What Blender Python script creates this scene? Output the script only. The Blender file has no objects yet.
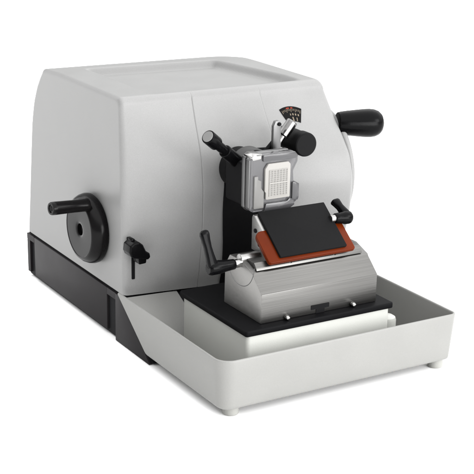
# Manual rotary microtome with waste tray, product close-up on a white studio surface.
# All modelling numbers are millimetres; S converts to metres.
import bpy, bmesh, math, random
from mathutils import Vector, Matrix
S = 0.001
random.seed(4)
scene = bpy.context.scene
col = scene.collection

# ------------------------------------------------------------------ materials
def principled(name):
    m = bpy.data.materials.new(name); m.use_nodes = True
    nt = m.node_tree
    return m, nt, nt.nodes['Principled BSDF']

def add_bump(nt, b, scale, strength, dist=0.0004, stretch=(1, 1, 1), detail=2.0):
    tc = nt.nodes.new('ShaderNodeTexCoord')
    mp = nt.nodes.new('ShaderNodeMapping'); mp.inputs['Scale'].default_value = stretch
    no = nt.nodes.new('ShaderNodeTexNoise'); no.inputs['Scale'].default_value = scale
    no.inputs['Detail'].default_value = detail
    bu = nt.nodes.new('ShaderNodeBump'); bu.inputs['Strength'].default_value = strength
    bu.inputs['Distance'].default_value = dist
    nt.links.new(tc.outputs['Object'], mp.inputs['Vector'])
    nt.links.new(mp.outputs[0], no.inputs['Vector'])
    nt.links.new(no.outputs['Fac'], bu.inputs['Height'])
    nt.links.new(bu.outputs[0], b.inputs['Normal'])
    return mp

def paint(name, c, rough=.4, spec=.4, bscale=900, bstr=.12, mottling=.04, dist=.0003, speckle=.025):
    """sprayed / moulded surface: faint large mottling, fine orange-peel"""
    m, nt, b = principled(name)
    b.inputs['Roughness'].default_value = rough
    b.inputs['Specular IOR Level'].default_value = spec
    mp = add_bump(nt, b, bscale, bstr, dist)
    n2 = nt.nodes.new('ShaderNodeTexNoise'); n2.inputs['Scale'].default_value = 22; n2.inputs['Detail'].default_value = 5
    nt.links.new(mp.outputs[0], n2.inputs['Vector'])
    cr = nt.nodes.new('ShaderNodeValToRGB')
    cr.color_ramp.elements[0].position = .3; cr.color_ramp.elements[1].position = .7
    cr.color_ramp.elements[0].color = [x * (1 - mottling) for x in c] + [1]
    cr.color_ramp.elements[1].color = [min(1, x * (1 + mottling)) for x in c] + [1]
    nt.links.new(n2.outputs['Fac'], cr.inputs['Fac'])
    n3 = nt.nodes.new('ShaderNodeTexNoise'); n3.inputs['Scale'].default_value = bscale * 1.4; n3.inputs['Detail'].default_value = 1
    nt.links.new(mp.outputs[0], n3.inputs['Vector'])
    sp = nt.nodes.new('ShaderNodeMapRange')
    sp.inputs['From Min'].default_value = .3; sp.inputs['From Max'].default_value = .7
    sp.inputs['To Min'].default_value = 1 - speckle; sp.inputs['To Max'].default_value = 1 + speckle
    nt.links.new(n3.outputs['Fac'], sp.inputs['Value'])
    mu = nt.nodes.new('ShaderNodeVectorMath'); mu.operation = 'SCALE'
    nt.links.new(cr.outputs['Color'], mu.inputs[0]); nt.links.new(sp.outputs[0], mu.inputs['Scale'])
    nt.links.new(mu.outputs[0], b.inputs['Base Color'])
    r2 = nt.nodes.new('ShaderNodeMapRange')
    r2.inputs['To Min'].default_value = rough * .88; r2.inputs['To Max'].default_value = min(1, rough * 1.12)
    nt.links.new(n2.outputs['Fac'], r2.inputs['Value'])
    nt.links.new(r2.outputs[0], b.inputs['Roughness'])
    return m

def metal(name, c, rough=.3, stretch=(2, 300, 300), bstr=.15, var=.18):
    """brushed metal, grain lines along the axis with the small stretch"""
    m, nt, b = principled(name)
    b.inputs['Metallic'].default_value = 1
    mp = add_bump(nt, b, 8, bstr, .0002, stretch, 4)
    n2 = nt.nodes.new('ShaderNodeTexNoise'); n2.inputs['Scale'].default_value = 5; n2.inputs['Detail'].default_value = 6
    nt.links.new(mp.outputs[0], n2.inputs['Vector'])
    cr = nt.nodes.new('ShaderNodeValToRGB')
    cr.color_ramp.elements[0].position = .3; cr.color_ramp.elements[1].position = .7
    cr.color_ramp.elements[0].color = [x * (1 - var) for x in c] + [1]
    cr.color_ramp.elements[1].color = [min(1, x * (1 + var)) for x in c] + [1]
    nt.links.new(n2.outputs['Fac'], cr.inputs['Fac'])
    nt.links.new(cr.outputs['Color'], b.inputs['Base Color'])
    rr = nt.nodes.new('ShaderNodeMapRange')
    rr.inputs['To Min'].default_value = rough * .8; rr.inputs['To Max'].default_value = rough * 1.25
    nt.links.new(n2.outputs['Fac'], rr.inputs['Value']); nt.links.new(rr.outputs[0], b.inputs['Roughness'])
    return m

M = {}
M['housing'] = paint('housing_paint', (.198, .198, .196), .40, .25, 800, .16, .03, .0003, .045)
M['seam'] = paint('seam_shadow_gap', (.25, .25, .25), .6, .2, 700, .1)
M['tray'] = paint('tray_plastic', (.198, .198, .19), .42, .22, 600, .10, .025)
M['riser'] = paint('riser_paint', (.38, .384, .362), .42, .22, 600, .1, .025)
M['plinth'] = paint('plinth_paint', (.014, .0125, .0136), .45, .07, 500, .18, .08)
M['plinth_dark'] = paint('plinth_gap', (.006, .006, .007), .7, .1, 500, .2)
M['plate'] = paint('black_plate', (.004, .004, .0045), .5, .04, 500, .2, .1)
M['black'] = paint('black_plastic', (.0022, .0022, .0025), .22, .06, 700, .15, .1)
M['wheel'] = paint('black_wheel', (.0040, .0037, .0039), .2, .09, 600, .12, .1)
M['matt'] = paint('matt_black', (.004, .004, .0043), .6, .07, 900, .3, .12)
M['void'] = paint('black_slot', (.004, .004, .0045), .65, .08, 500, .2)
M['cover'] = paint('charcoal_plate', (.007, .007, .0073), .58, .025, 900, .15, .06)
M['orange'] = paint('orange_plastic', (.072, .0092, .0006), .30, .07, 500, .15, .12)
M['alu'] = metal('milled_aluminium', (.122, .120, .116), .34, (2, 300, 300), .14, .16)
M['alu_end_lit'] = metal('milled_aluminium_end_lit', (.27, .266, .258), .48, (300, 40, 300), .06, .07)  # same aluminium as the block, lighter: light on the end faces in the colour
M['steel'] = metal('bright_steel', (.27, .267, .262), .30, (120, 4, 120), .06, .08)
M['flange'] = metal('dark_turned_steel', (.05, .05, .05), .45, (60, 60, 3), .08, .10)
M['chrome'] = metal('chrome', (.30, .297, .292), .14, (4, 4, 4), .02, .05)
M['dullsteel'] = metal('dull_steel', (.13, .13, .13), .42, (60, 60, 3), .10, .10)
M['darkchrome'] = metal('dark_chrome', (.17, .168, .166), .17, (60, 60, 3), .03, .10)
M['jaw'] = paint('grey_jaw', (.13, .128, .124), .4, .25, 900, .1)
M['cap'] = paint('turned_cap', (.15, .15, .148), .45, .2, 900, .1)
M['cassette'] = paint('cassette_plastic', (.245, .238, .226), .5, .15, 900, .1, .02)
M['cassette_cell'] = paint('cassette_recess', (.20, .196, .188), .6, .2, 900, .1, .02)
M['dial_black'] = paint('dial_black', (.005, .005, .005), .6, .04, 900, .1)
M['dial_white'] = paint('dial_white', (.14, .115, .085), .5, .1, 900, .1)
M['dial_red'] = paint('dial_red', (.16, .022, .012), .5, .1, 900, .1)
M['foot'] = paint('foot_rubber', (.27, .27, .255), .6, .2, 900, .2)
# smoky clear plastic of the specimen clamp
m, nt, b = principled('smoky_acrylic')
b.inputs['Base Color'].default_value = (.25, .248, .257, 1); b.inputs['Roughness'].default_value = .10
b.inputs['Transmission Weight'].default_value = .74; b.inputs['IOR'].default_value = 1.45
add_bump(nt, b, 90, .05, .0004)
M['acrylic'] = m
m, nt, b = principled('dark_smoky_acrylic')
b.inputs['Base Color'].default_value = (.10, .099, .104, 1); b.inputs['Roughness'].default_value = .18
b.inputs['Transmission Weight'].default_value = .55; b.inputs['IOR'].default_value = 1.45
add_bump(nt, b, 90, .05, .0004)
M['smoky'] = m
# studio surface
m, nt, b = principled('white_surface')
b.inputs['Base Color'].default_value = (.95, .95, .95, 1); b.inputs['Roughness'].default_value = .9
b.inputs['Specular IOR Level'].default_value = .1
add_bump(nt, b, 400, .03)
M['ground'] = m

# ------------------------------------------------------------------ builders
ORIGIN = {}
def new_bm(): return bmesh.new()

def smooth_by_angle(me, ang=35):
    b = bmesh.new(); b.from_mesh(me)
    for f in b.faces: f.smooth = True
    for e in b.edges:
        if len(e.link_faces) == 2: e.smooth = e.calc_face_angle(0) < math.radians(ang)
    b.to_mesh(me); b.free()

def build(name, bm, mat, parent=None, ang=35, merge=True):
    """links the bmesh (mm, world coordinates) as ONE mesh object with its origin at its own centre"""
    if merge: bmesh.ops.remove_doubles(bm, verts=bm.verts, dist=.0005)
    bmesh.ops.recalc_face_normals(bm, faces=bm.faces)
    lo = Vector([min(v.co[i] for v in bm.verts) for i in range(3)])
    hi = Vector([max(v.co[i] for v in bm.verts) for i in range(3)])
    c = Vector(((lo.x + hi.x) / 2, (lo.y + hi.y) / 2, lo.z))
    for v in bm.verts: v.co = (v.co - c) * S
    me = bpy.data.meshes.new(name); bm.to_mesh(me); bm.free()
    mats = mat if isinstance(mat, (list, tuple)) else [mat]
    for x in mats: me.materials.append(M[x])
    smooth_by_angle(me, ang)
    o = bpy.data.objects.new(name, me); col.objects.link(o)
    ORIGIN[o.name] = c
    if parent: o.parent = parent; o.location = (c - ORIGIN[parent.name]) * S
    else: o.location = c * S
    return o

def empty(name, at):
    o = bpy.data.objects.new(name, None); col.objects.link(o)
    o.empty_display_size = .03
    o.location = Vector(at) * S; ORIGIN[o.name] = Vector(at); return o

def tag(o, label=None, cat=None, group=None, kind=None):
    if label: o['label'] = label
    if cat: o['category'] = cat
    if group: o['group'] = group
    if kind: o['kind'] = kind
    return o

def axis_map(axis):
    return {'X': lambda a, b, t: (t, a, b), 'Y': lambda a, b, t: (a, t, b), 'Z': lambda a, b, t: (a, b, t)}[axis]

def bevel_sharp(bm, r, seg=3, ang=30, geom=None):
    if r <= 0: return
    es = [e for e in (geom or bm.edges) if len(e.link_faces) == 2 and e.calc_face_angle(0) > math.radians(ang)]
    bmesh.ops.bevel(bm, geom=es, offset=r, segments=seg, profile=.5, affect='EDGES', clamp_overlap=True)

def prism(poly, axis, t0, t1, bev=0, seg=3, ang=30, into=None):
    """polygon in the plane across axis, extruded from t0 to t1"""
    f = axis_map(axis); b = bmesh.new()
    a = [b.verts.new(f(p[0], p[1], t0)) for p in poly]; c = [b.verts.new(f(p[0], p[1], t1)) for p in poly]
    n = len(poly)
    b.faces.new(a); b.faces.new(c[::-1])
    for i in range(n): b.faces.new((a[i], c[i], c[(i + 1) % n], a[(i + 1) % n]))
    bmesh.ops.recalc_face_normals(b, faces=b.faces)
    bevel_sharp(b, bev, seg, ang)
    return add(into, b)

def add(into, b, mi=None):
    if mi is not None:
        for f in b.faces: f.material_index = mi
    if into is None: return b
    me = bpy.data.meshes.new('tmp'); b.to_mesh(me); b.free(); into.from_mesh(me); bpy.data.meshes.remove(me)
    return into

def box(x0, x1, y0, y1, z0, z1, bev=0, seg=3, into=None, mi=None):
    b = prism([(x0, y0), (x1, y0), (x1, y1), (x0, y1)], 'Z', z0, z1, bev, seg)
    return add(into, b, mi) if into is not None or mi is not None else b

def lathe(prof, p0, d, n=40, into=None, mi=None, squash=None):
    """prof: list of (radius, distance along d from p0)"""
    d = Vector(d).normalized(); p0 = Vector(p0)
    u = d.orthogonal().normalized(); w = d.cross(u)
    b = bmesh.new(); rings = []
    for r, t in prof:
        if r < 1e-6: rings.append([b.verts.new(p0 + d * t)])
        else: rings.append([b.verts.new(p0 + d * t + (u * math.cos(6.2831853 * i / n) + w * math.sin(6.2831853 * i / n)) * r) for i in range(n)])
    for A, B in zip(rings, rings[1:]):
        for i in range(n):
            j = (i + 1) % n
            if len(A) == 1 and len(B) == 1: continue
            if len(A) == 1: b.faces.new((A[0], B[i], B[j]))
            elif len(B) == 1: b.faces.new((A[i], B[0], A[j]))
            else: b.faces.new((A[i], B[i], B[j], A[j]))
    if len(rings[0]) > 1: b.faces.new(rings[0][::-1])
    if len(rings[-1]) > 1: b.faces.new(rings[-1])
    bmesh.ops.recalc_face_normals(b, faces=b.faces)
    return add(into, b, mi) if into is not None or mi is not None else b

def rod(p0, p1, r, bev=1.0, n=28, into=None, mi=None, r1=None):
    p0, p1 = Vector(p0), Vector(p1); L = (p1 - p0).length; r1 = r if r1 is None else r1
    pr = []
    for k in range(4):
        a = k / 3 * math.pi / 2; pr.append((r - bev + bev * math.sin(a), bev - bev * math.cos(a)))
    for k in range(4):
        a = k / 3 * math.pi / 2; pr.append((r1 - bev + bev * math.cos(a), L - bev + bev * math.sin(a)))
    return lathe([(0, 0)] + pr + [(0, L)], p0, p1 - p0, n, into, mi)

def fillet(pts, radii, n=6):
    """round the corners of a polygon (2-D)"""
    out = []; N = len(pts)
    for i in range(N):
        r = radii[i] if isinstance(radii, (list, tuple)) else radii
        p = Vector(pts[i]); a = Vector(pts[i - 1]) - p; c = Vector(pts[(i + 1) % N]) - p
        if r <= 0: out.append(tuple(p)); continue
        la, lc = a.length, c.length; a.normalize(); c.normalize()
        th = a.angle(c); t = min(r / math.tan(th / 2), la * .48, lc * .48); r2 = t * math.tan(th / 2)
        ctr = p + (a + c).normalized() * (r2 / math.sin(th / 2))
        s = p + a * t - ctr; e = p + c * t - ctr
        a0 = math.atan2(s.y, s.x); a1 = math.atan2(e.y, e.x)
        da = (a1 - a0 + math.pi) % (2 * math.pi) - math.pi
        for k in range(n + 1):
            q = a0 + da * k / n; out.append((ctr.x + r2 * math.cos(q), ctr.y + r2 * math.sin(q)))
    return out

def lerp(xs, ys, x):
    if x <= xs[0]: return ys[0]
    for i in range(1, len(xs)):
        if x <= xs[i]:
            t = (x - xs[i - 1]) / (xs[i] - xs[i - 1]); return ys[i - 1] + t * (ys[i] - ys[i - 1])
    return ys[-1]
def smoothlerp(xs, ys, x, w=7.0):
    return sum(lerp(xs, ys, x + w * k / 3.0) for k in range(-3, 4)) / 7.0
def sstep(a, b, x):
    t = min(1, max(0, (x - a) / (b - a))); return t * t * (3 - 2 * t)

# ------------------------------------------------------------------ setting
GZ0 = -4.0
g = new_bm()
for x, y in ((-30000, -30000), (30000, -30000), (30000, 30000), (-30000, 30000)): g.verts.new((x, y, GZ0))
g.faces.new(g.verts[:])
gr = build('ground', g, 'ground'); tag(gr, kind='structure')

# ------------------------------------------------------------------ the microtome
micro = empty('microtome', (142, 120, GZ0))
tag(micro, 'light grey manual rotary microtome on a black plinth with a black side handwheel', 'microtome')

# ---- housing: lofted shell, front bulging toward the lower right
ZB, ZT, XW = 61.5, 304.0, 284.0
GZ = [61, 80, 120, 150, 180, 195, 222, 243, 268, 295, 304]; GV = [.42, .60, .84, .95, 1, 1, .9, .68, .37, .09, 0]
def bulge(u): return 77 * (1 - (1 - min(max(u, 0), XW) / XW) ** 1.2)
def yfront(u, z): return 8 * (z - 61) / 243 - bulge(u) * smoothlerp(GZ, GV, z, 6)
BZ = [61, 120, 181, 222, 250, 271, 287, 297, 304]; BY = [304, 296, 288, 282, 274, 263, 252, 246, 236]
def yback(u, z):
    y = smoothlerp(BZ, BY, z, 5) - 16 * min(1, max(0, u) / 250)
    if u > 240: t = (u - 240) / 44; y -= 66 * (1 - math.sqrt(max(0, 1 - t * t * .96)))
    return y
SEAM1, SEAM2 = 94.5, 189.0
def groove(u, z):
    d = 0
    w = .9
    if abs(u - SEAM1) < w: d = .75 * (1 - abs(u - SEAM1) / w)
    if abs(u - SEAM2) < w: d = max(d, .35 * (1 - abs(u - SEAM2) / w))
    return d
def recess(x, y):
    """shallow pan pressed into the top"""
    xl = 46; xr = 258 - max(0, (y - 60)) * .2; yb = 203 - (x - 57) * .085; yfr = 26
    f = sstep(xl - 2, xl + 10, x) * (1 - sstep(xr - 7, xr + 3, x)) * (1 - sstep(yb - 5, yb + 5, y)) * sstep(yfr - 12, yfr + 12, y)
    return 10 * f
RIM = 5.5
n_end = 6
ends = [(RIM * (1 - math.sin(k / n_end * math.pi / 2)), RIM * (1 - math.cos(k / n_end * math.pi / 2))) for k in range(n_end)]
mid = [RIM + i * (XW - 2 * RIM) / 150 for i in range(151)]
for sm in (SEAM1, SEAM2):
    mid = [x for x in mid if abs(x - sm) > 1.6] + [sm - 1.3, sm - .9, sm - .3, sm, sm + .3, sm + .9, sm + 1.3]
mid.sort()
ends = [(RIM + 2.0, 0)] + ends
stations = ends + [(0, x) for x in mid] + [(i, XW - u) for i, u in reversed(ends)]
NF, NT, NBK = 46, 110, 22
def profile(ins, u):
    P = []
    rt = 9.0; zt = ZT - ins
    for i in range(NF):
        z = ZB + (zt - rt - ZB) * i / (NF - 1)
        P.append((u, yfront(u, z) + ins + groove(u, z), z))
    y0 = yfront(u, ZT) + ins
    for k in range(1, 8):
        a = k / 8 * math.pi / 2
        z = zt - rt + rt * math.sin(a); yy = yfront(u, zt - rt) + (y0 + rt - yfront(u, zt - rt) - ins) * (1 - math.cos(a))
        P.append((u, yy + ins + groove(u, z) * math.cos(a), z))
    ye = yback(u, zt) - ins; ys = y0 + rt
    for j in range(NT):
        y = ys + (ye - ys) * j / (NT - 1)
        dz = -3.5 * ((y - 150) / 90) ** 2 if y > 150 else 0
        P.append((u, y, zt - recess(u, y) + dz))
    zl = P[-1][2]
    for j in range(1, NBK):
        t = j / (NBK - 1); z = zl + (ZB - zl) * t
        P.append((u, yback(u, z) - ins + (ye - (yback(u, zl) - ins)) * max(0, 1 - t * 12), z))
    return P
b = new_bm(); rows = [[b.verts.new(p) for p in profile(i, u)] for i, u in stations]
n = len(rows[0])
for A, B in zip(rows, rows[1:]):
    for i in range(n): b.faces.new((A[i], A[(i + 1) % n], B[(i + 1) % n], B[i]))
b.faces.new(rows[0]); b.faces.new(rows[-1][::-1])
housing = build('housing', b, 'housing', micro, 50, merge=False)

# ---- plinth
b = prism([(-73, GZ0 + 2), (303, GZ0 + 2), (305, 60), (0, 60)], 'X', 1.5, 283, 2, 2)
plinth = build('plinth', b, 'plinth_dark', micro)
b = prism(fillet([(46, 2.5), (277, 2.5), (279, 58.5), (46, 58.5)], 1.2, 2), 'X', -1.5, 3, .8, 2)
build('side_panel', b, 'plinth', plinth)
b = prism(fillet([(-71, GZ0 + .5), (22, GZ0 + .5), (22, 58.5), (0.8, 58.5)], 1.2, 2), 'X', -1.8, 3, .8, 2)
build('side_panel', b, 'plinth', plinth)
b = prism([(22, 50), (46, 50), (46, 58.5), (22, 58.5)], 'X', -1.5, 3); 
build('side_panel', b, 'plinth', plinth)
b = prism(fillet([(279, 50), (303.5, 50), (304.5, 58.5), (279, 58.5)], 1, 2), 'X', -1.5, 3)
build('side_panel', b, 'plinth', plinth)
b = prism(fillet([(294, 3), (302.5, 3), (303.4, 50), (294, 50)], 1, 2), 'X', -1.5, 3)
build('side_panel', b, 'plinth', plinth)
for (x, y) in ((20, 34), (264, 34), (20, 288), (264, 288)):
    build('foot', lathe([(0, 0), (8, 0), (9, 1), (9, 8), (0, 8)], (x, y, GZ0), (0, 0, 1), 28), 'void', plinth)

# ---- riser (support block) and black stage plate
b = prism(fillet([(41, -220), (236, -220), (236, -72), (41, -72)], [5, 5, 6, 6], 5), 'Z', 14, 78, .8, 2)
build('stage_riser', b, 'riser', micro)
b = lathe([(0, 0), (11, 0), (11, 38), (10, 41), (7, 43), (0, 43)], (256, -190, 12), (0, 0, 1), 36)
build('stage_boss', b, 'riser', micro)
b = prism(fillet([(38, -223), (239, -223), (239, -70), (38, -70)], 3, 4), 'Z', 78, 85, 1.4, 3)
build('stage_plate', b, 'plate', micro)

# ---- black column opening in the front panel
b = new_bm(); L = []; R = []
zs = [62 + i * (236 - 62) / 30 for i in range(31)]
for z in zs:
    xl = 124 - 6 * math.exp(-((z - 165) / 60) ** 2); xr = 180
    ra = []
    for k in range(9):
        x = xl + (xr - xl) * k / 8; ra.append((x, yfront(x, z) - 1.6, z))
    L.append(ra)
vf = [[b.verts.new(p) for p in r] for r in L]; vb = [[b.verts.new((p[0], p[1] + 6, p[2])) for p in r] for r in L]
for i in range(30):
    for k in range(8):
        b.faces.new((vf[i][k], vf[i][k + 1], vf[i + 1][k + 1], vf[i + 1][k])); b.faces.new((vb[i][k], vb[i + 1][k], vb[i + 1][k + 1], vb[i][k + 1]))
    b.faces.new((vf[i][0], vf[i + 1][0], vb[i + 1][0], vb[i][0])); b.faces.new((vf[i][8], vb[i][8], vb[i + 1][8], vf[i + 1][8]))
for k in range(8):
    b.faces.new((vf[0][k], vb[0][k], vb[0][k + 1], vf[0][k + 1])); b.faces.new((vf[30][k], vf[30][k + 1], vb[30][k + 1], vb[30][k]))
build('slide_plate', b, 'void', micro)

# ---- specimen head: ring, clamp, levers
head = build('clamp_ring', lathe([(0, 0), (22, 0), (24, 1), (25, 3), (25, 16), (24.2, 17), (24.2, 19), (25, 20), (25, 34), (23.6, 36), (21, 37), (20, 42), (17, 44), (0, 44)], (133, -36, 218), (0, -1, 0), 64), 'matt', micro)
b = box(96, 152, -113, -74, 192, 243, 3, 3)
build('head_mount', b, 'void', head)
build('flange', lathe([(0, 0), (24, 0), (25, 1), (25, 17), (24, 19), (0, 19)], (126, -72, 226.5), (0, -1, 0), 64), 'flange', head)
# metal back plate of the clamp and its jaw
oct_ = fillet([(92, 194), (97, 189), (145, 189), (157, 197), (157, 214), (157, 250), (150, 257), (96, 257), (92, 253)], 1.5, 2)
b = prism(oct_, 'Y', -124, -117, .9, 2)
jaw = build('clamp_plate', b, 'dullsteel', head)
# smoky clear front frame with notches and a window
outer = fillet([(92, 194), (97, 190), (112, 190), (114, 186.5), (130, 186.5), (132, 190), (144, 190), (156, 197), (156, 219), (151, 222), (150, 234), (156, 245), (156, 251), (150, 257), (97, 257), (92, 252)], 1.6, 3)
b = prism(outer, 'Y', -137, -126.5, 1.4, 3)
build('clear_frame', b, 'acrylic', head)
# darker grey bars that stand proud of the clear frame: top rail, right cheek, bottom rail
for bar in ([(107, 249.5), (152, 249.5), (154.5, 252), (150, 257), (107, 257)], [(147.5, 200), (155, 199), (156.5, 202), (156.5, 218.5), (151.5, 221), (147.5, 221)],
            [(110, 189.5), (113.5, 189), (114.5, 187), (130, 187), (131, 189), (143, 189.5), (151, 194), (149, 201), (144, 202.5), (141, 199.5), (112, 199.5)]):
    build('clamp_bar', prism(fillet(bar, 1.2, 3), 'Y', -139.8, -136.4, .9, 2), 'smoky', head)
# upper left of the clamp: corner highlight built as a chrome piece, then edge strip
b = prism(fillet([(94, 251.5), (105, 252.5), (106.5, 258.6), (97, 258.6), (93, 255.5)], .8, 2), 'Y', -138.2, -119, .8, 2)
build('clamp_corner_glint', b, 'chrome', head)
b = prism(fillet([(91, 196), (95, 193), (95, 252), (91, 252)], .6, 2), 'Y', -135.5, -128, .5, 2)
build('clamp_edge', b, 'dullsteel', head)
b = prism(fillet([(96, 195), (109, 195), (109, 214), (105, 219), (105, 227), (101, 229), (101, 233), (96, 233)], .8, 2), 'Y', -139.4, -134, .7, 2)
build('clamp_jaw', b, 'jaw', head)
# levers on the head
b = new_bm()
d0 = Vector((50, -112, 279)); d1 = Vector((101, -92, 240)); dv = (d1 - d0).normalized()
rod(d0, d0 + dv * 19, 8.2, 1.2, 32, b)
rod(d0 + dv * 18, d0 + dv * 40, 5.6, .5, 28, b)
rod(d0 + dv * 38, d1 + dv * 8, 7.6, 1.2, 32, b)
lev = build('clamp_screw', b, 'black', head)
build('screw_cap', lathe([(0, -.6), (6.4, -.6), (6.8, 0.4), (0, .4)], d0, dv, 32), 'cap', lev)
# lever block beside ring
b = box(100, 118, -100, -72, 226, 244, 3, 3); build('screw_block', b, 'matt', head)
# knurled chrome thumbscrew
c0 = Vector((141, -93, 239)); c1 = Vector((174.5, -95, 281)); cv = (c1 - c0).normalized()
b = new_bm(); rod(c0, c1 - cv * 16, 4.2, .4, 24, b)
ts = build('thumb_screw', b, 'darkchrome', head)
b = bmesh.new(); u = cv.orthogonal().normalized(); w = cv.cross(u); p0 = c1 - cv * 21; N = 20; rings = []
for r, t in ((5.6, 0), (7.2, 1.2), (7.2, 19.5), (5.8, 21)):
    rings.append([b.verts.new(p0 + cv * t + (u * math.cos(2 * math.pi * i / N) + w * math.sin(2 * math.pi * i / N)) * (r if i % 2 else r * .88)) for i in range(N)])
for A, B in zip(rings, rings[1:]):
    for i in range(N): b.faces.new((A[i], B[i], B[(i + 1) % N], A[(i + 1) % N]))
b.faces.new(rings[0][::-1]); b.faces.new(rings[-1])
build('knurled_head', b, 'darkchrome', ts)
c0b = Vector((134, -93, 238)); 
build('thumb_screw_rod', rod(c0b + Vector((-6, 0, 0)), c0b + Vector((22, 0, 27)), 2.6, .4, 20), 'void', head)
# grey lever plate
b = prism(fillet([(144.5, 246), (155, 246), (154.5, 276), (155.5, 281), (152, 285), (147, 284.5), (144.5, 279)], 1.2, 3), 'Y', -101, -96, .7, 2)
lp = build('lever_plate', b, 'dullsteel', head)
build('pin', rod((151.5, -103, 281), (151.5, -96, 281), 2.2, .5, 20), 'void', lp)
# round black knob at right
kb = lathe([(0, 0), (11, 0), (13, 1.2), (13.2, 4), (13.6, 6), (13.6, 26), (13.4, 40), (14.6, 41), (14.6, 52), (14.2, 53.5), (13, 54.4), (0, 54.4)], (187, -56, 254), (-.04, -1, .01), 48)
build('round_knob', kb, 'matt', micro)

# ---- feed-thickness dial window
def dial_pt(a, r, off):
    x = 223.5 + r * math.sin(a); z = 241 + r * math.cos(a)
    return (x, yfront(x, z) - off, z)
def dial_strip(bm, a0, a1, r0, r1, off, n=12):
    f0 = []; f1 = []
    for i in range(n + 1):
        a = a0 + (a1 - a0) * i / n; f0.append(bm.verts.new(dial_pt(a, r0, off))); f1.append(bm.verts.new(dial_pt(a, r1, off)))
    g0 = [bm.verts.new(v.co + Vector((0, off + 1.5, 0))) for v in f0]; g1 = [bm.verts.new(v.co + Vector((0, off + 1.5, 0))) for v in f1]
    for i in range(n):
        bm.faces.new((f0[i], f0[i + 1], f1[i + 1], f1[i])); bm.faces.new((f1[i], f1[i + 1], g1[i + 1], g1[i])); bm.faces.new((f0[i], g0[i], g0[i + 1], f0[i + 1]))
    bm.faces.new((f0[0], f1[0], g1[0], g0[0])); bm.faces.new((f0[n], g0[n], g1[n], f1[n]))
b = new_bm(); dial_strip(b, -.40, .46, 20.5, 37, .7, 16)
dial = build('feed_dial', b, 'dial_black', micro)
b = new_bm()
for i in range(13):
    a = -.34 + i * .062
    dial_strip(b, a - .010, a + .010, 32.2 if i % 3 else 30.8, 34.4, 1.0, 1)
for i in range(6):
    a = -.30 + i * .126
    dial_strip(b, a - .03, a + .03, 27.2, 29.3, 1.0, 2)
build('dial_scale', b, 'dial_white', dial)
b = new_bm(); dial_strip(b, -.14, -.02, 34.6, 36.0, 1.0, 3); dial_strip(b, .04, .12, 34.6, 36.0, 1.0, 3)
build('dial_band', b, 'dial_red', dial)
b = new_bm(); dial_strip(b, .0, .07, 20.8, 25.4, 1.0, 2); dial_strip(b, .22, .27, 21.2, 25.0, 1.0, 2)
build('dial_pointer', b, 'dial_white', dial)

# ---- left handwheel with its peg
HW = Vector((0, 83, 126.5))
hp = [(0, 0), (33, 0), (42, 0.4), (44.2, 3), (44.6, 7), (43.6, 12), (41.4, 16.5), (38.0, 20.4), (36.0, 21.4), (35.0, 21.4), (34.4, 20.9), (20, 20.7), (12, 20.4), (9.0, 20.2), (7.6, 19.4), (7.0, 15.0), (0, 15.0)]
axis = Vector((-1, -.02, .0))
hwheel = build('handwheel', lathe(hp, HW + Vector((-.6, 0, 0)), axis, 72), 'wheel', micro)
build('hub_bore', lathe([(0, 0), (4, 0), (4, 1.5), (0, 1.5)], HW + Vector((-14.6, 0, 0)), axis, 24), 'void', hwheel)
pb = Vector((-18, 64, 163)); 
pegp = [(0, 0), (8.5, 0), (8.8, 2), (8.0, 5), (7.8, 20), (8.2, 45), (8.1, 50), (7.4, 51.5), (5.2, 51.6), (4.6, 50.2), (0, 50.2)]
peg = build('crank_grip', lathe(pegp, pb, (-1, -.1, .06), 36), 'wheel', hwheel)
build('grip_screw', lathe([(0, 0), (3, 0), (3, 1.2), (0, 1.2)], pb + Vector((-1, -.1, .06)).normalized() * 49.8, (-1, -.1, .06), 20), 'matt', hwheel)

# ---- right handwheel (mostly hidden by the housing) and its handle
rw = build('handwheel', lathe([(0, 0), (76, 0), (80, .8), (82.2, 2.4), (83, 4.6), (82.4, 7), (80.5, 9), (77, 10), (68, 10), (64, 7.5), (20, 7.5), (18, 12), (0, 12)], (285, 20, 188), (1, 0, 0), 96), 'housing', micro)
rw['label'] = 'light grey drive wheel at the right carrying a thick black handle'
hd = Vector((1, -.30, -.035))
build('crank_handle', lathe([(0, 0), (13.8, 0), (14.8, 4), (15.8, 12), (17.2, 26), (18, 36), (18.2, 42), (17.6, 48), (15.8, 53.2), (12.4, 57.2), (7, 59.8), (0, 60.6)], (288, -27, 253.6), hd, 44), 'black', rw)

# ---- front wing knob and slot at lower left of the front
def yf(x, z): return yfront(x, z)
b = prism(fillet([(9.4, 82), (13.4, 82), (13.4, 112), (9.4, 112)], .6, 2), 'Y', -2.6, 6, .3, 1)
lk = build('slot_strip', b, 'void', micro)
b = prism(fillet([(-4, 120), (-3, 128.5), (2, 132), (9, 132), (14, 128), (18, 119.5), (23, 116), (24, 111), (21, 108.2), (11, 110.2), (3, 112), (-2, 115)], 2.2, 3), 'Y', -24, -4, 2.6, 4)
b = prism(fillet([(9.5, 103), (19, 103.5), (20, 110), (9, 112)], 1.5, 3), 'Y', -21, -6, 1.4, 3, into=b)
b = box(1.5, 7, -16, -3, 130, 134.5, 1.2, 2, b)
b = lathe([(0, 0), (7.5, 0), (7.5, 8), (0, 8)], (9, 3, 119), (0, -1, 0), 28, b)
bmesh.ops.translate(b, verts=b.verts, vec=(0, 0, 3.5))
build('wing_knob', b, 'black', micro)

# ---- knife holder: lower block, rotating drum, guards, levers
prof = [(-130, 85.2), (-211, 85.2), (-211, 119.5), (-192.5, 136), (-191, 138.5), (-168, 146.5), (-141, 146.5), (-131, 132)]
tx0, tx1 = 130.5, 155.0
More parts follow.
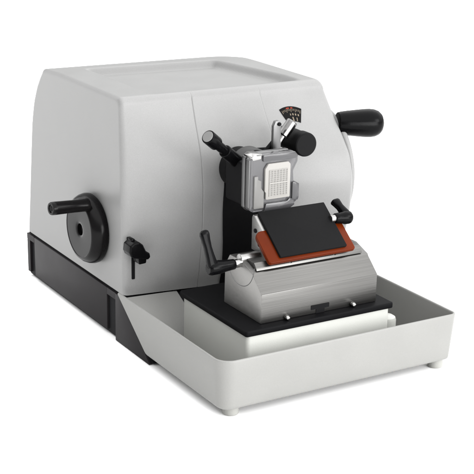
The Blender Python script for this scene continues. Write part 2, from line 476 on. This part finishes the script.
# the T-shaped slot is a black inlay, its shade put into the colour
kb_ = new_bm()
def seg_block(x0, x1, poly, bev=.9):
    prism(poly, 'X', x0, x1, bev, 2, 25, kb_)
prism(prof, 'X', 64, 222, .9, 2, 20, kb_)
block = build('knife_holder', kb_, ['alu', 'alu_end_lit'], micro, 25)
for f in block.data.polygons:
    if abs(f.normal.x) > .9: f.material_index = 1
b = prism(fillet([(130.5, 95.6), (130.5, 90.6), (137.4, 90.6), (137.4, 85.4), (149, 85.4), (149, 90.6), (155.2, 90.6), (155.2, 95.6)], .4, 2), 'Y', -211.6, -195, 0)
build('tee_slot_shade', b, 'void', block)
# arc joint of the drum on the end face, fine dark groove
def arc_tube(xc, yc, zc, r, a0, a1, rt, n=40):
    bm = bmesh.new(); rings = []
    for i in range(n + 1):
        a = a0 + (a1 - a0) * i / n; c = Vector((xc, yc + r * math.cos(a), zc + r * math.sin(a))); o = Vector((0, math.cos(a), math.sin(a)))
        rings.append([bm.verts.new(c + o * rt * math.cos(2 * math.pi * k / 6) + Vector((1, 0, 0)) * rt * math.sin(2 * math.pi * k / 6)) for k in range(6)])
    for A, B in zip(rings, rings[1:]):
        for k in range(6): bm.faces.new((A[k], B[k], B[(k + 1) % 6], A[(k + 1) % 6]))
    bm.faces.new(rings[0][::-1]); bm.faces.new(rings[-1]); return bm
build('drum_joint', arc_tube(64.0, -164.5, 147, 30, math.pi + .05, 2 * math.pi - .28, .42), 'dullsteel', block)
# upper rail seen below the guard
b = prism(fillet([(-190.5, 139.5), (-189, 143), (-184, 148), (-150, 149.5), (-150, 145), (-168, 145)], .5, 2), 'X', 70, 214, .5, 2)
build('top_rail', b, 'alu', block)
for x in (116, 176):
    build('set_screw', lathe([(0, 0), (1.9, 0), (1.6, .8), (0, 1)], (x, -188.2, 143.6), (0, -.68, .73), 20), 'chrome', block)
# steel shaft stub at the left
build('shaft', rod((50, -165, 143.5), (66, -165, 143.5), 5.0, .6, 28), 'chrome', block)
build('shaft_saddle', rod((63.2, -163, 147.5), (90, -163, 147.5), 6.0, .8, 32), 'steel', block)
# pressure plate (steel back jaw)
wp = fillet([(-139, 148), (-139, 186), (-141, 189.5), (-145, 189), (-190, 153), (-190, 149)], 1.2, 3)
b = prism(wp, 'X', 94, 189, .9, 2); pj = build('back_jaw', b, 'steel', block)
for z, y in ((172, -147), (158, -156)):
    build('jaw_screw', lathe([(0, 0), (2.6, 0), (2.6, .8), (1.8, 1.2), (0, 1.2)], (94, y, z), (-1, 0, 0), 20), 'void', block)
# orange guard: sloping sheet and front lip
sl = Vector((0, -49, -38)).normalized(); nn = Vector((0, -38, 49)).normalized()
def slab(x0, x1, top, length, t0, t1, rad, bev, taper=(0, 0)):
    """flat plate on the knife slope; top = (y, z) of its upper edge, thickness along the slope normal"""
    poly = fillet([(x0, 0), (x1, 0), (x1 + taper[1], length), (x0 + taper[0], length)], rad, 4)
    bm = bmesh.new(); T = Vector((0, top[0], top[1]))
    A = [bm.verts.new(T + sl * q + nn * t0 + Vector((p, 0, 0))) for p, q in poly]; B = [bm.verts.new(T + sl * q + nn * t1 + Vector((p, 0, 0))) for p, q in poly]
    bm.faces.new(A); bm.faces.new(B[::-1]); N = len(A)
    for i in range(N): bm.faces.new((A[i], B[i], B[(i + 1) % N], A[(i + 1) % N]))
    bmesh.ops.recalc_face_normals(bm, faces=bm.faces); bevel_sharp(bm, bev, 3, 40); return bm
b = slab(82.5, 200, (-162.5, 176.6), 44, -5.2, -.25, [9, 9, 3.5, 3.5], 1.0)
build('finger_guard', b, 'orange', block)
# charcoal cover plate
b = slab(97.5, 188, (-144, 191), 63.5, 0, 3.2, [1.2, 1.2, 1.2, 1.2], .5)
build('cover_plate', b, 'cover', block)

def clamp_lever(name, hub0, hub1, arm0, arm1, w0, w1, th, label):
    """ratchet lever: ribbed hub and a flat tapering arm with a rounded end"""
    bm = new_bm(); h0, h1 = Vector(hub0), Vector(hub1); hv = (h1 - h0).normalized(); Lh = (h1 - h0).length
    lathe([(0, 0), (5.6, 0), (7.4, 1.8), (7.9, 4), (7.9, Lh * .42), (7.0, Lh * .55), (6.3, Lh * .8), (6.0, Lh - 1), (5.4, Lh), (0, Lh)], h0, hv, 40, bm)
    a0, a1 = Vector(arm0), Vector(arm1); av = (a1 - a0).normalized(); sd = hv - av * hv.dot(av); sd.normalize(); nv = av.cross(sd)
    La = (a1 - a0).length; rings = []
    for t, w, k in ((-.08, w0 * .9, .9), (0, w0, 1), (.25, w0 * .82, .92), (.5, w0 * .7, .85), (.72, w1 * .95, .8), (.88, w1 * 1.08, .85), (.96, w1 * .9, .75), (1.0, w1 * .5, .5)):
        c = a0 + av * La * t + sd * (t * t * 1.5); ring = []
        for i in range(20):
            a = 2 * math.pi * i / 20; ca, sa = math.cos(a), math.sin(a); e = .55
            ring.append(bm.verts.new(c + sd * w * math.copysign(abs(ca) ** e, ca) + nv * th * k * math.copysign(abs(sa) ** e, sa)))
        rings.append(ring)
    for A, B in zip(rings, rings[1:]):
        for i in range(20): bm.faces.new((A[i], A[(i + 1) % 20], B[(i + 1) % 20], B[i]))
    bm.faces.new(rings[0][::-1]); bm.faces.new(rings[-1])
    o = build(name, bm, 'black', block, 45)
    o['label'] = label; return o
clamp_lever('clamp_lever', (22, -165, 142.8), (56, -165, 143.3), (27, -166, 147), (19.5, -156, 185), 6.2, 5.2, 4.4, 'black clamping lever standing upright at the left end of the knife holder')
clamp_lever('clamp_lever', (213, -166, 177), (190, -166, 178.5), (207, -163, 181), (203.5, -146, 194), 5.4, 5.4, 5.0, 'black clamping lever at the right end beside the orange guard')
build('lever_shaft', rod((184, -166, 178.7), (193, -166, 178.7), 4.4, .5, 24), 'steel', block)
for x in (97, 187.5):
    build('ball_screw', lathe([(0, 0), (2.4, 0), (2.8, 1.2), (3.2, 3), (3.0, 4.6), (2.0, 6), (0, 6.4)], (x, -210.5, 88.2), (0, -1, 0), 28), 'chrome', block)

# ------------------------------------------------------------------ tissue cassette held by the clamp
b = new_bm()
cx0, cx1, cz0, cz1 = 109.5, 143.5, 204.5, 246.5
outl = fillet([(cx0 + 1.5, cz0), (cx1, cz0), (cx1, cz1 - 3), (cx1 - 3, cz1), (cx0 + 4, cz1), (cx0, cz1 - 6), (cx0, cz0 + 10), (cx0 + 1.5, cz0 + 8)], 1.2, 2)
prism(outl, 'Y', -140.6, -137.2, .5, 2, into=b)
nb = len(b.faces)
cass = build('tissue_cassette', b, 'cassette')
tag(cass, 'small white plastic cassette with a grid of cells, gripped in the clear clamp', 'cassette')
b = new_bm(); gx0, gx1, gz0, gz1 = cx0 + 5.5, cx1 - 4.5, cz0 + 4, cz1 - 8
nc = 6
for i in range(nc + 1):
    x = gx0 + (gx1 - gx0) * i / nc; box(x - .42, x + .42, -141.6, -140.4, gz0 - .4, gz1 + .4, .15, 1, b)
for j in range(13):
    z = gz0 + (gz1 - gz0) * j / 12; t = .85 if j == 6 else (.38)
    box(gx0 - .4, gx1 + .4, -141.45 - (.4 if j == 6 else 0), -140.4, z - t, z + t, .12, 1, b)
build('grid', b, 'cassette', cass)
b = box(gx0, gx1, -140.9, -140.2, gz0, gz1); build('cell_floor', b, 'cassette_cell', cass)

# ------------------------------------------------------------------ waste tray
tray = None
def tray_ring(z, inset, r, n=10):
    x0, x1 = -10 + inset, 310 - inset; yf_ = -252.5 + inset; 
    return x0, x1, yf_, r
def outline(x0, x1, y0, yl, yr, r, n=10, q=11):
    """open U: from back left, round the two front corners, to back right"""
    P = [(x0, yl + (y0 + r - yl) * i / 12) for i in range(12)]
    for k in range(n + 1):
        a = math.pi + k / n * math.pi / 2; P.append((x0 + r + r * math.cos(a), y0 + r + r * math.sin(a)))
    P += [(x0 + r + (x1 - q - x0 - r) * i / 16, y0) for i in range(1, 16)]
    for k in range(n + 1):
        a = 1.5 * math.pi + k / n * math.pi / 2; P.append((x1 - q + q * math.cos(a), y0 + q + q * math.sin(a)))
    P += [(x1, y0 + q + (yr - y0 - q) * i / 12) for i in range(1, 13)]
    return P
ZR, ZF = 68, 8.0
def rim_z(i, N): return ZR
WT = 3.2
secs = []   # (x inset, z, back-y extra) going outer bottom -> rim -> inner bottom
R0 = 19
layers = []
for k in range(5):
    a = k / 4 * math.pi / 2; layers.append((4.5 + 5 - 5 * math.sin(a) , ZF + 5 - 5 * math.cos(a)))
layers += [(4.5 - 4.5 * t, ZF + 5 + (ZR - 2 - ZF - 5) * t) for t in (.25, .5, .75, 1)]
layers += [(.25, ZR - .7), (.8, ZR - .15), (1.6, ZR), (2.4, ZR - .15), (2.95, ZR - .7), (3.2, ZR - 2)]
layers += [(3.2 + 4.5 * (1 - t), ZF + 6 + (ZR - 2 - ZF - 6) * t) for t in (.75, .5, .25, .1)]
for k in range(1, 5):
    a = k / 4 * math.pi / 2; layers.append((7.7 + 4 * (1 - math.cos(a)), ZF + 9 - 3.9 - 4.0 * math.sin(a) * .35))
b = new_bm(); rows = []
def back_y(z): return -75 * (ZR - 2 - min(z, ZR - 2)) / (ZR - 2 - 0) * 1.03 - 2
for ins, z in layers:
    rows.append([b.verts.new((p[0], p[1], z)) for p in outline(-10 + ins, 313 - ins, -252.5 + ins, back_y(z), back_y(z), max(4, R0 - ins), q=max(3.5, 9 - ins))])
for A, B in zip(rows, rows[1:]):
    for i in range(len(A) - 1): b.faces.new((A[i], A[i + 1], B[i + 1], B[i]))
nn_ = len(rows[0])
b.faces.new([r[0] for r in rows]); b.faces.new([r[-1] for r in rows][::-1])
# floor sheets
b.faces.new(rows[0][::-1]); b.faces.new(rows[-1])
tray = build('waste_tray', b, 'tray', None, 40)
tag(tray, 'pale grey open waste tray fitted around the front of the microtome', 'tray')
# sloping flap that leans on the plinth front
b = new_bm()
fl = [(-8, -1.2, 66.4), (68.5, -1.2, 61.2), (78, -76, 3), (-6, -78, 3)]
A = [b.verts.new((-6.5, -4.2, 60.0)), b.verts.new((68.5, -4.5, 57.5)), b.verts.new((79, -62, 14)), b.verts.new((-4.0, -62, 14))]
B = [b.verts.new(v.co + Vector((0, -2.6, 2.0))) for v in A]
b.faces.new(A); b.faces.new(B[::-1])
for i in range(4): b.faces.new((A[i], B[i], B[(i + 1) % 4], A[(i + 1) % 4]))
bmesh.ops.recalc_face_normals(b, faces=b.faces); bevel_sharp(b, .7, 2)
build('back_flap', b, 'tray', tray)
for x, y in ((16, -229), (300, -232), (70, -110), (230, -110)):
    build('foot', lathe([(0, 0), (8.4, 0), (9.2, 1), (9.2, 8), (8, 12.2), (0, 12.2)], (x, y, GZ0), (0, 0, 1), 32), 'foot', tray)

# ------------------------------------------------------------------ camera (solved from the photograph's edges)
yaw, pitch, roll = .5450, .3056, .0203
cx, cy, cz, f = -680.96, -1385.09, 624.82, 1342.9
F = Vector((math.sin(yaw) * math.cos(pitch), math.cos(yaw) * math.cos(pitch), -math.sin(pitch)))
Rv = Vector((math.cos(yaw), -math.sin(yaw), 0)); U = Rv.cross(F)
R2 = Rv * math.cos(roll) + U * math.sin(roll); U2 = -Rv * math.sin(roll) + U * math.cos(roll)
cam = bpy.data.cameras.new('camera'); co = bpy.data.objects.new('camera', cam); col.objects.link(co)
cam.sensor_fit = 'HORIZONTAL'; cam.sensor_width = 36; cam.lens = f / 474 * 36
cam.clip_start = .05; cam.clip_end = 200
mw = Matrix((R2, U2, -F)).transposed().to_4x4(); mw.translation = Vector((cx, cy, cz)) * S
co.matrix_world = mw; scene.camera = co

# ------------------------------------------------------------------ studio light
w = bpy.data.worlds.new('World'); scene.world = w; w.use_nodes = True
nt = w.node_tree; bg = nt.nodes['Background']; bg.inputs['Color'].default_value = (1, 1, 1, 1)
# white studio: a broad bright ceiling, dimmer walls
tc = nt.nodes.new('ShaderNodeTexCoord'); sx = nt.nodes.new('ShaderNodeVectorMath'); sx.operation = 'DOT_PRODUCT'; sx.inputs[1].default_value = (.26, -.10, .960); rp = nt.nodes.new('ShaderNodeMapRange')
nt.links.new(tc.outputs['Generated'], sx.inputs[0]); nt.links.new(sx.outputs['Value'], rp.inputs['Value'])
rp.interpolation_type = 'SMOOTHSTEP'
rp.inputs['From Min'].default_value = .25; rp.inputs['From Max'].default_value = .65
rp.inputs['To Min'].default_value = .5; rp.inputs['To Max'].default_value = 3.05
nt.links.new(rp.outputs[0], bg.inputs['Strength'])
def area(name, loc, target, size, power, color=(1, 1, 1)):
    l = bpy.data.lights.new(name, 'AREA'); l.shape = 'RECTANGLE'; l.size, l.size_y = size; l.energy = power; l.color = color
    o = bpy.data.objects.new(name, l); col.objects.link(o); o.location = Vector(loc) * S
    o.rotation_euler = (Vector(target) - Vector(loc)).to_track_quat('-Z', 'Y').to_euler(); return o
area('key_softbox', (1150, -1450, 1000), (150, 0, 150), (.55, .55), 10)
area('front_fill', (650, -2600, 480), (140, -50, 130), (1.6, 1.2), 76)  # added fill lamp to brighten the lower front panel
area('rear_softbox', (-950, 2250, 1150), (60, 120, 250), (1.5, 2.2), 20)

scene.view_settings.view_transform = 'Standard'; scene.view_settings.look = 'None'
scene.view_settings.exposure = 0; scene.view_settings.gamma = 1
scene.render.film_transparent = False
scene.cycles.use_denoising = True
scene.cycles.max_bounces = 10
